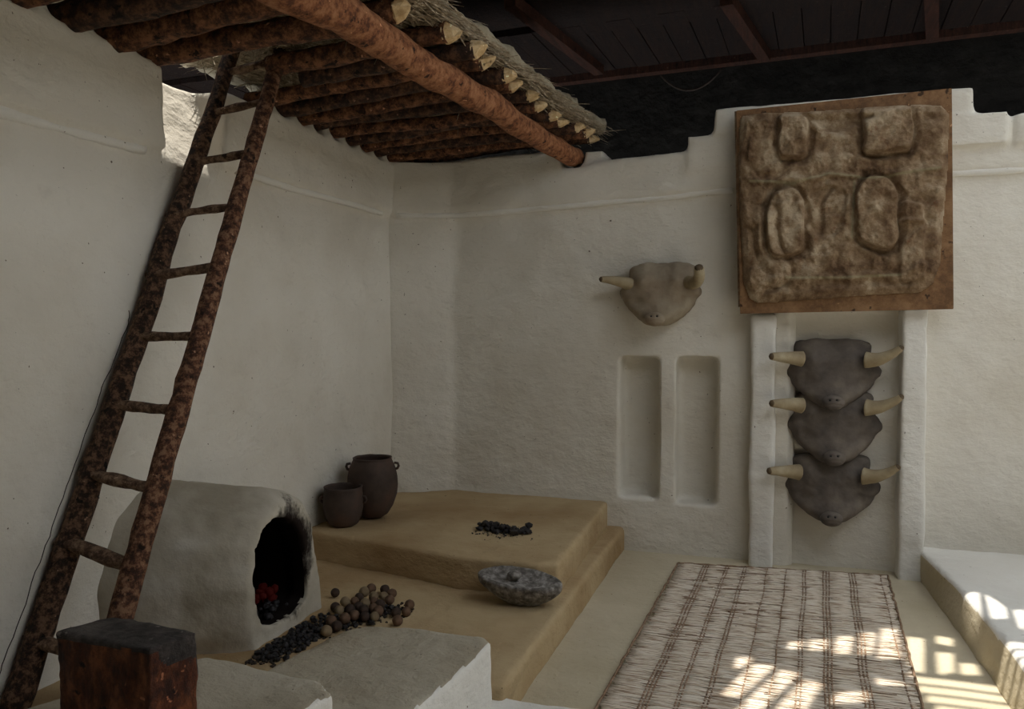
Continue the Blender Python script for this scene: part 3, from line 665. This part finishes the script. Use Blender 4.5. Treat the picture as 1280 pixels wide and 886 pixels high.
# ------------------------------------------------------------------ bull heads
ROWS = [(0, .19, .05), (.03, .225, .09), (.10, .235, .115), (.20, .230, .135), (.30, .236, .15), (.38, .268, .15), (.45, .290, .15), (.52, .284, .155), (.58, .258, .16), (.66, .244, .165), (.74, .218, .18), (.82, .180, .195), (.90, .138, .20), (.96, .098, .19), (1.0, .062, .15)]
def bull(cx, ztop, H, W, label, mat, horns, seed, group=None, tone=0, depth=1.0, snout=0.0, yw=YB):
    root = empty('bull_head', (cx, yw, ztop-H)); tag(root, label, 'bull head', group)
    bm = bmesh.new(); rg = []; r = random.Random(seed); m = 22
    for (t, hw, d) in ROWS:
        z = ztop-t*H; ring = []; d *= depth; hw *= W/.52
        dip = .012*(1 if t < .06 else 0)
        for k in range(m+1):
            a = PI*k/m; ca = math.cos(a); x = -hw*ca
            prof = math.sin(a)**.62
            ring.append(bm.verts.new((cx+x+snout*t, yw-.012-d*prof, z+ (dip*(-math.cos(2*ca*PI))*.8 if t < .06 else 0))))
        for k in range(m+1):
            a = PI*(1-k/m); ring.append(bm.verts.new((cx-hw*math.cos(a)*.98+snout*t, yw+.05, z)))
        rg.append(ring)
    n = len(rg[0])
    for i in range(len(rg)-1):
        for k in range(n): bm.faces.new([rg[i][k], rg[i][(k+1) % n], rg[i+1][(k+1) % n], rg[i+1][k]])
    bm.faces.new(rg[0]); bm.faces.new(rg[-1][::-1])
    me = meshed(bm, .010, 4); rough(me, .010, 6, seed, .0025, 26)
    # eye and ear swellings at the sides, hollow of the forehead
    for v in me.vertices:
        lx = (v.co.x-cx-snout*.4)*.52/W; lz = (ztop-v.co.z)/H
        if v.co.y < yw-.02:
            v.co.y += .030*math.exp(-((lx/.09)**2+((lz-.05)/.16)**2))
            v.co.y -= .022*math.exp(-(((abs(lx)-.12)/.05)**2+((lz-.28)/.14)**2))
            v.co.y += .020*math.exp(-(((abs(lx)-.16)/.04)**2+((lz-.62)/.10)**2))
    h = link('skull', me, mat, root); h.data.transform(Matrix.Translation(-root.location))
    # muzzle with two nostrils and a mouth line
    bm = bmesh.new(); mz = Vector((cx+snout*.9, yw-.012-.205*depth, ztop-.90*H))
    g_ = bmesh.ops.create_icosphere(bm, subdivisions=4, radius=1)
    for v in g_['verts']: v.co = Vector((v.co.x*.068, v.co.y*.040, v.co.z*.048))+mz
    for v in bm.verts:
        for sx in (-.02, .02):
            dd = math.hypot(v.co.x-mz.x-sx*W/.52, (v.co.z-mz.z-.020)*1.0)
            if v.co.y < mz.y+.01: v.co.y += .016*max(0, 1-dd/.0105)
        if v.co.y < mz.y+.01: v.co.y += .006*max(0, 1-abs(v.co.z-mz.z+.008+3*(v.co.x-mz.x)**2)/.006)
    o = part('muzzle', bm, mat, root)
    for sx in (-.02, .02):
        bm = bmesh.new(); lump(bm, mz+Vector((sx*W/.52, -.030, .019)), .0075, 3, .1, 1)
        q = obj('nostril', bm, M['charcoal'], o); q.data.transform(Matrix.Translation(-root.location))
    for pts, r0, r1 in horns:
        P = []; pts = [Vector(p) for p in pts]
        for i in range(17):                                            # quadratic curve
            t = i/16; P.append(pts[0]*(1-t)**2+pts[1]*2*t*(1-t)+pts[2]*t*t)
        d = (P[-1]-P[-2]).normalized(); rad = [r0+(r1-r0)*(i/16)**1.0 for i in range(17)]
        P += [P[-1]+d*r1*.5, P[-1]+d*r1*.85]; rad += [r1*.8, r1*.35]
        bm = bmesh.new(); tube(bm, P, rad, 14, seed, .05, 10); hn = part('horn', bm, M['horn'], root)
        bm = bmesh.new(); tube(bm, [P[-3]-d*.002, P[-2]+d*.002, P[-1]+d*.003], [r1*.93, r1*.84, r1*.40], 14, seed)
        tp = obj('horn_tip', bm, M['tip'], hn); tp.data.transform(Matrix.Translation(-root.location)); tp['label'] = 'dark worn tip'
    return root
def two(cx, z, yw=YB, l=1, r=1):
    return [([(cx-.19, yw-.11, z), (cx-.27, yw-.15, z+.012), (cx-.365, yw-.22, z+.018)], .052, .025),
            ([(cx+.19, yw-.11, z), (cx+.28, yw-.14, z-.008*r), (cx+.375, yw-.18, z+.075*r)], .054, .021)]
bull(.345, 1.50, .44, .53, 'dark grey bull head with pale horns, topmost of the three stacked between the pillars', M['bull'], two(.345, 1.375), 1, 'bull heads stacked between the pillars', yw=YB+.05)
bull(.355, 1.165, .46, .53, 'dark grey bull head, middle of the three stacked between the pillars', M['bull'], two(.35, 1.075), 2, 'bull heads stacked between the pillars', yw=YB+.05)
bull(.345, .755, .435, .54, 'dark grey bull head, lowest of the three stacked between the pillars', M['bull'], two(.34, .64), 3, 'bull heads stacked between the pillars', yw=YB+.05)
bull(-.745, 2.02, .43, .50, 'lighter tan bull head alone on the wall above the twin niches', M['bulllight'],
     [([(-.93, 5.42, 1.86), (-1.02, 5.36, 1.90), (-1.13, 5.29, 1.905)], .050, .022), ([(-.57, 5.40, 1.88), (-.47, 5.30, 1.85), (-.478, 5.20, 1.955)], .048, .032)], 4, snout=-.03)

# ------------------------------------------------------------------ pots
def pot(loc, prof, label, handles, seed):
    root = empty('clay_pot', loc); tag(root, label, 'pot')
    bm = bmesh.new(); n = 40; rings = []
    inner = [(max(.004, r_-.010), z+.010 if i == 0 else z) for i, (r_, z) in enumerate(prof)][::-1]
    allp = [(.002, 0)]+prof+inner+[(.002, .012)]
    for r_, z in allp: rings.append([bm.verts.new((loc[0]+r_*math.cos(2*PI*k/n)*(1+.012*noise.noise((k*.3, z*9, seed))), loc[1]+r_*math.sin(2*PI*k/n), loc[2]+z+.004*noise.noise((math.cos(2*PI*k/n)*2, math.sin(2*PI*k/n)*2, seed)))) for k in range(n)])
    for i in range(len(rings)-1):
        for k in range(n): bm.faces.new([rings[i][k], rings[i][(k+1) % n], rings[i+1][(k+1) % n], rings[i+1][k]])
    bmesh.ops.contextual_create(bm, geom=rings[0]); bmesh.ops.contextual_create(bm, geom=rings[-1])
    part('body', bm, M['pot'], root)
    for a, rr, z, s_ in handles:
        d = Vector((math.cos(a), math.sin(a), 0)); c = Vector(loc)+d*rr+Vector((0, 0, z))
        P = [c-d*.008+Vector((0, 0, s_)), c+d*s_*.7+Vector((0, 0, s_*.8)), c+d*s_*.95, c+d*s_*.6-Vector((0, 0, s_*.7)), c-d*.008-Vector((0, 0, s_))]
        bm = bmesh.new(); tube(bm, P, [.008, .009, .009, .009, .008], 8, 1, .1); part('lug_handle', bm, M['pot'], root)
big = [(.062, 0), (.10, .025), (.135, .08), (.158, .15), (.165, .21), (.162, .27), (.148, .33), (.128, .372), (.124, .385), (.128, .392)]
sml = [(.060, 0), (.092, .018), (.112, .06), (.122, .11), (.125, .15), (.122, .20), (.118, .238), (.121, .25)]
pot((-2.50, 4.56, .336), big, 'taller dark round pot standing against the corner, behind the small pot', [(math.radians(20), .150, .335, .022), (math.radians(200), .150, .33, .022)], 1)
pot((-2.565, 4.30, .334), sml, 'smaller dark pot standing in front of the tall pot', [(math.radians(20), .124, .165, .020), (math.radians(200), .124, .165, .020)], 2)

# ------------------------------------------------------------------ grinding stone
bm = bmesh.new(); n = 40; m = 16; gs = Vector((-1.235, 3.82, .158)); rings = []
for i in range(m+1):
    t = i/m; z = .135*t
    k_ = (.34+.66*math.sin(PI/2*min(1, t*1.05))**.8) if t < 1 else 1
    rings.append([bm.verts.new((gs.x+.225*k_*math.copysign(abs(math.cos(a))**1.15, math.cos(a)), gs.y+.115*k_*math.copysign(abs(math.sin(a))**.95, math.sin(a)), gs.z+z-.012*math.cos(a))) for a in [2*PI*k/n for k in range(n)]])
for s_, dz in [(.88, .004), (.72, -.010), (.5, -.020), (.25, -.024)]:
    rings.append([bm.verts.new((gs.x+.225*s_*math.copysign(abs(math.cos(a))**1.15, math.cos(a)), gs.y+.115*s_*math.sin(a), gs.z+.135+dz-.012*math.cos(a)*s_)) for a in [2*PI*k/n for k in range(n)]])
for i in range(len(rings)-1):
    for k in range(n): bm.faces.new([rings[i][k], rings[i][(k+1) % n], rings[i+1][(k+1) % n], rings[i+1][k]])
bm.faces.new(rings[0][::-1]); bm.faces.new(rings[-1])
me = meshed(bm, .007, 2); rough(me, .007, 6, 51, .0018, 45)
o = rootat(link('grinding_stone', me, M['stone']), gs); o.rotation_euler = (math.radians(9), math.radians(0), math.radians(1)); o.location.z += .006
tag(o, 'boat-shaped grey grinding stone on the low platform', 'grinding stone')
bm = bmesh.new(); lump(bm, (0, 0, 0), .036, 8, .12, 3, (1.05, .95, .72))
o = obj('hand_stone', bm, M['stone']); o.location = (-1.265, 3.80, .158+.148); tag(o, 'small round rubbing stone resting in the hollow of the grinding stone', 'stone')

# ------------------------------------------------------------------ clay balls, coals
BALLS = [(419,741,1),(419,759,1),(434,752,2),(441,752,0),(449,747,1),(455,740,2),(464,736,0),(481,737,1),(490,742,0),(479,746,2),(487,750,0),(468,746,2),(467,752,0),(475,756,1),(447,760,1),(457,754,2),(465,761,0),(455,771,1),(444,770,0),(467,771,2),(432,773,0),(428,763,2),(512,756,0),(508,765,0),(495,766,1),(497,776,0),(414,776,0),(421,783,1),(408,789,2),(436,762,1),(455,762,1),(473,764,0)]
def px_floor(px, py, z):                                              # spot on a level floor seen at a picture point
    p = math.atan(38/982); Fv = Vector((-math.sin(TH)*math.cos(p), math.cos(TH)*math.cos(p), -math.sin(p))); Rv = Vector((math.cos(TH), math.sin(TH), 0)); Uv = Rv.cross(Fv)
    d = Fv+Rv*((px-640)/982)-Uv*((py-443)/982); t = (z-1.6)/d.z; return Vector((0, 0, 1.6))+d*t
rb_ = random.Random(3); bs = []
for px, py, c in BALLS:
    r_ = rb_.uniform(.0225, .0275); p = px_floor(px, py, .158+r_); p.z = .158+r_+rb_.uniform(-.001, .002); bs.append([p, r_, c])
for it in range(60):
    for i in range(len(bs)):
        for j in range(i):
            d = bs[i][0]-bs[j][0]; L = d.length; mn = bs[i][1]+bs[j][1]
            if L < mn:
                if L < 1e-5: d = Vector((.01, 0, 0)); L = .01
                q = d/L*(mn-L)*.5; bs[i][0] += q; bs[j][0] -= q
    for b_ in bs:
        b_[0].z = max(b_[0].z-.0015, .160+b_[1]); b_[0].y = max(b_[0].y, 3.0)
        if b_[0].y < 3.50: b_[0].x = max(b_[0].x, -2.165+b_[1]+.012)
special = {0: 'dark clay ball lying alone nearest the oven mouth corner, behind the heap', 22: 'brown clay ball farthest right of the heap', 23: 'brown clay ball second from the right, touching the rightmost ball', 24: 'dark clay ball in the small group of four to the right', 25: 'brown clay ball nearest the bench in the small group of four', 6: 'brown clay ball at the back of the heap', 19: 'tan clay ball at the front right of the heap'}
tn = ['brown', 'dark', 'tan']
for i, (p, r_, c) in enumerate(bs):
    bm = bmesh.new(); lump(bm, (0, 0, 0), r_, i, .06, 3)
    o = obj('clay_ball', bm, M['balls'][c]); o.location = p
    tag(o, special.get(i, tn[c]+' clay ball in the heap beside the oven'), 'clay ball', 'clay balls on the low platform')
# coals on the upper platform
r = random.Random(21); cs = []
while len(cs) < 40:
    a = r.gauss(0, .080); b = r.gauss(0, .030); k_ = r.uniform(.014, .027)
    if abs(a) > .17 or abs(b) > .09: continue
    for l in cs:
        if math.hypot(a-l[0], b-l[1]) < (k_+l[2])*.62 and l[3] < 1: break
    else: cs.append((a, b, k_, 0)); continue
    if r.random() < .3: cs.append((a, b, k_, 1))
for i, (a, b, k_, l) in enumerate(cs):
    bm = bmesh.new(); lump(bm, (0, 0, 0), k_, i+3, .5, 1, (1.2, .9, .8))
    o = obj('charcoal_lump', bm, M['charcoal'], None, False); o.location = (-1.575+a, 4.50+b, .334+k_*.62+l*.02)
    tag(o, 'black charcoal lump in the small heap on the upper platform', 'charcoal', 'charcoal lumps on the upper platform')
bm = bmesh.new()
for i in range(90): lump(bm, (-1.57+r.gauss(0, .10), 4.42+r.gauss(0, .045), .336), r.uniform(.002, .007), i, .4, 1, (1, 1, .6))
tag(obj('charcoal_crumbs', bm, M['charcoal'], None, False), 'black crumbs scattered around the coals on the upper platform', 'charcoal crumbs', kind='stuff')
# coals in front of the oven
cs = []
tries = 0
while len(cs) < 130 and tries < 4000:
    tries += 1; s_ = r.random(); k_ = r.uniform(.009, .020)
    p = Vector((-2.11+.26*s_*s_+r.gauss(0, .05), 2.82+.70*s_+r.gauss(0, .03), 0))
    if p.x < -2.145+k_ or p.y < 2.80 or any((p-b_[0].xy.to_3d()).length < b_[1]+k_ for b_ in bs): continue
    if any((p-q).length < (k_+k2)*.8 for q, k2 in cs): continue
    cs.append((p, k_))
for i, (p, k_) in enumerate(cs):
    bm = bmesh.new(); lump(bm, (0, 0, 0), k_, i+3, .5, 1, (1.1, 1, .8))
    o = obj('charcoal_lump', bm, M['charcoal'], None, False); o.location = (p.x, p.y, .160+k_*.7)
    tag(o, 'black charcoal lump in the strip along the foot of the oven', 'charcoal', 'charcoal lumps along the oven')
bm = bmesh.new()
for i in range(1100):
    s_ = r.random(); lump(bm, (-2.13+.26*s_*s_+abs(r.gauss(0, .07)), 2.80+.74*s_+r.gauss(0, .04), .161), r.uniform(.003, .011), i, .4, 1, (1, 1, .7))
tag(obj('ash_crumbs', bm, M['ash'], None, False), 'dark ash and crumbs spilled along the foot of the oven', 'ash', kind='stuff')

# ------------------------------------------------------------------ reed mat
mat_ = empty('reed_mat', (0, 4.2, .006)); tag(mat_, 'long woven reed mat with brown stripes on the clay floor', 'mat')
C0, C1, C2, C3 = Vector((-.60, 5.245, 0)), Vector((.685, 5.40, 0)), Vector((.565, 2.985, 0)), Vector((-.695, 2.985, 0))
def mp(u, v): 
    p = C0*(1-u)*(1-v)+C1*u*(1-v)+C2*u*v+C3*(1-u)*v; return p
cords = [.128, .141, .154, .238, .251, .326, .339, .44, .53, .61, .623, .70, .713, .726, .822, .835, .848, .965]
bm = bmesh.new(); r = random.Random(8); rows = 165
for j in range(rows):
    for lay_ in range(2):
        v = (j+.25+.5*lay_+r.uniform(-.15, .15))/rows; u0 = r.uniform(0, .03); u1 = 1-r.uniform(0, .025); n = 34; pts = []; rad = []
        sd_ = r.random()*100; R_ = r.uniform(.0050, .0085)
        for i in range(n+1):
            u = u0+(u1-u0)*i/n; p = mp(u, v+.0035*noise.noise((u*5, v*3, 3+lay_))+.0016*noise.noise((u*14, sd_, 1)))
            near = min(abs(u-c) for c in cords)
            z = .011+.004*noise.noise((u*9, sd_, 5))+(.003 if lay_ else 0)+.003*noise.noise((u*2, v*4, 9))
            pts.append((p.x, p.y, z)); rad.append(R_*(.55 if near < .013 else 1.08)*(1+.25*noise.noise((u*12, sd_, 2))))
        tube(bm, pts, rad, 5, caps=(True, True), sq=.55)
o = part('reeds', bm, M['reed'], mat_)
for c in cords:
    bm = bmesh.new(); pts = []; n = 240
    for i in range(n+1):
        v = .004+.99*i/n; p = mp(c+.006*noise.noise((v*7, c*9, 1)), v); pts.append((p.x, p.y, .0125+.003*math.sin(i*2.1)+.003*noise.noise((c*2, v*4, 9))))
    tube(bm, pts, [.0052*(1+.35*noise.noise((i*.5, c*20, 4))) for i in range(n+1)], 5); part('binding_cord', bm, M['cord'], mat_)
bm = bmesh.new()                                                       # brown fibre showing between the reeds
for j in range(int(rows*1.3)):
    v = r.random(); u0 = r.random()*.93; L = r.uniform(.03, .16); n = 8
    pts = []
    for i in range(n+1):
        u = min(.995, u0+L*i/n); p = mp(u, min(.995, max(.003, v+.003*noise.noise((u*9, j, 1))))); pts.append((p.x, p.y, .0155+.002*noise.noise((u*9, j, 3))))
    tube(bm, pts, .0021, 4)
tag(part('brown_fibre', bm, M['cord'], mat_), kind='stuff')
bm = bmesh.new()
for (ua, va, ub, vb) in [(0, 0, 1, 0), (0, 0, 0, 1), (1, 0, 1, 1)]:
    n = 120; pts = []
    for i in range(n+1):
        t = i/n; p = mp(ua+(ub-ua)*t, va+(vb-va)*t); pts.append((p.x+.006*noise.noise((t*30, ua*5, 1)), p.y+.006*noise.noise((t*30, 4, ub)), .014+.004*noise.noise((t*25, 7, 7))))
    tube(bm, pts, [.0065*(1+.3*noise.noise((i*.7, 1, ua))) for i in range(n+1)], 6)
part('edge_cord', bm, M['cord'], mat_)

# ------------------------------------------------------------------ wooden block
bm = bmesh.new()
T = [(-1.86, 1.615), (-1.815, 1.76), (-1.50, 1.745), (-1.535, 1.605)]
prism(bm, T, .452, .757)
bmesh.ops.bevel(bm, geom=bm.edges[:], offset=.014, segments=2, profile=.6)
bmesh.ops.subdivide_edges(bm, edges=bm.edges[:], cuts=5, use_grid_fill=True)
me = meshed(bm, .008, 2); rough(me, .007, 9, 61, .002, 30)
o = link('wooden_block', me, [M['block'], M['char']])
for p in me.polygons:
    c = p.center; n_ = noise.noise(c*14)
    if p.normal.z > .5 or c.z > .742+.008*n_: p.material_index = 1
    if c.x > -1.57 and c.y > 1.635+.01*n_ and c.z > .745-.9*(c.y-1.635)+.05*n_: p.material_index = 1
rootat(o, (-1.68, 1.68, .452)); tag(o, 'heavy dark red wooden block with a charred top on the near bench', 'wooden block')
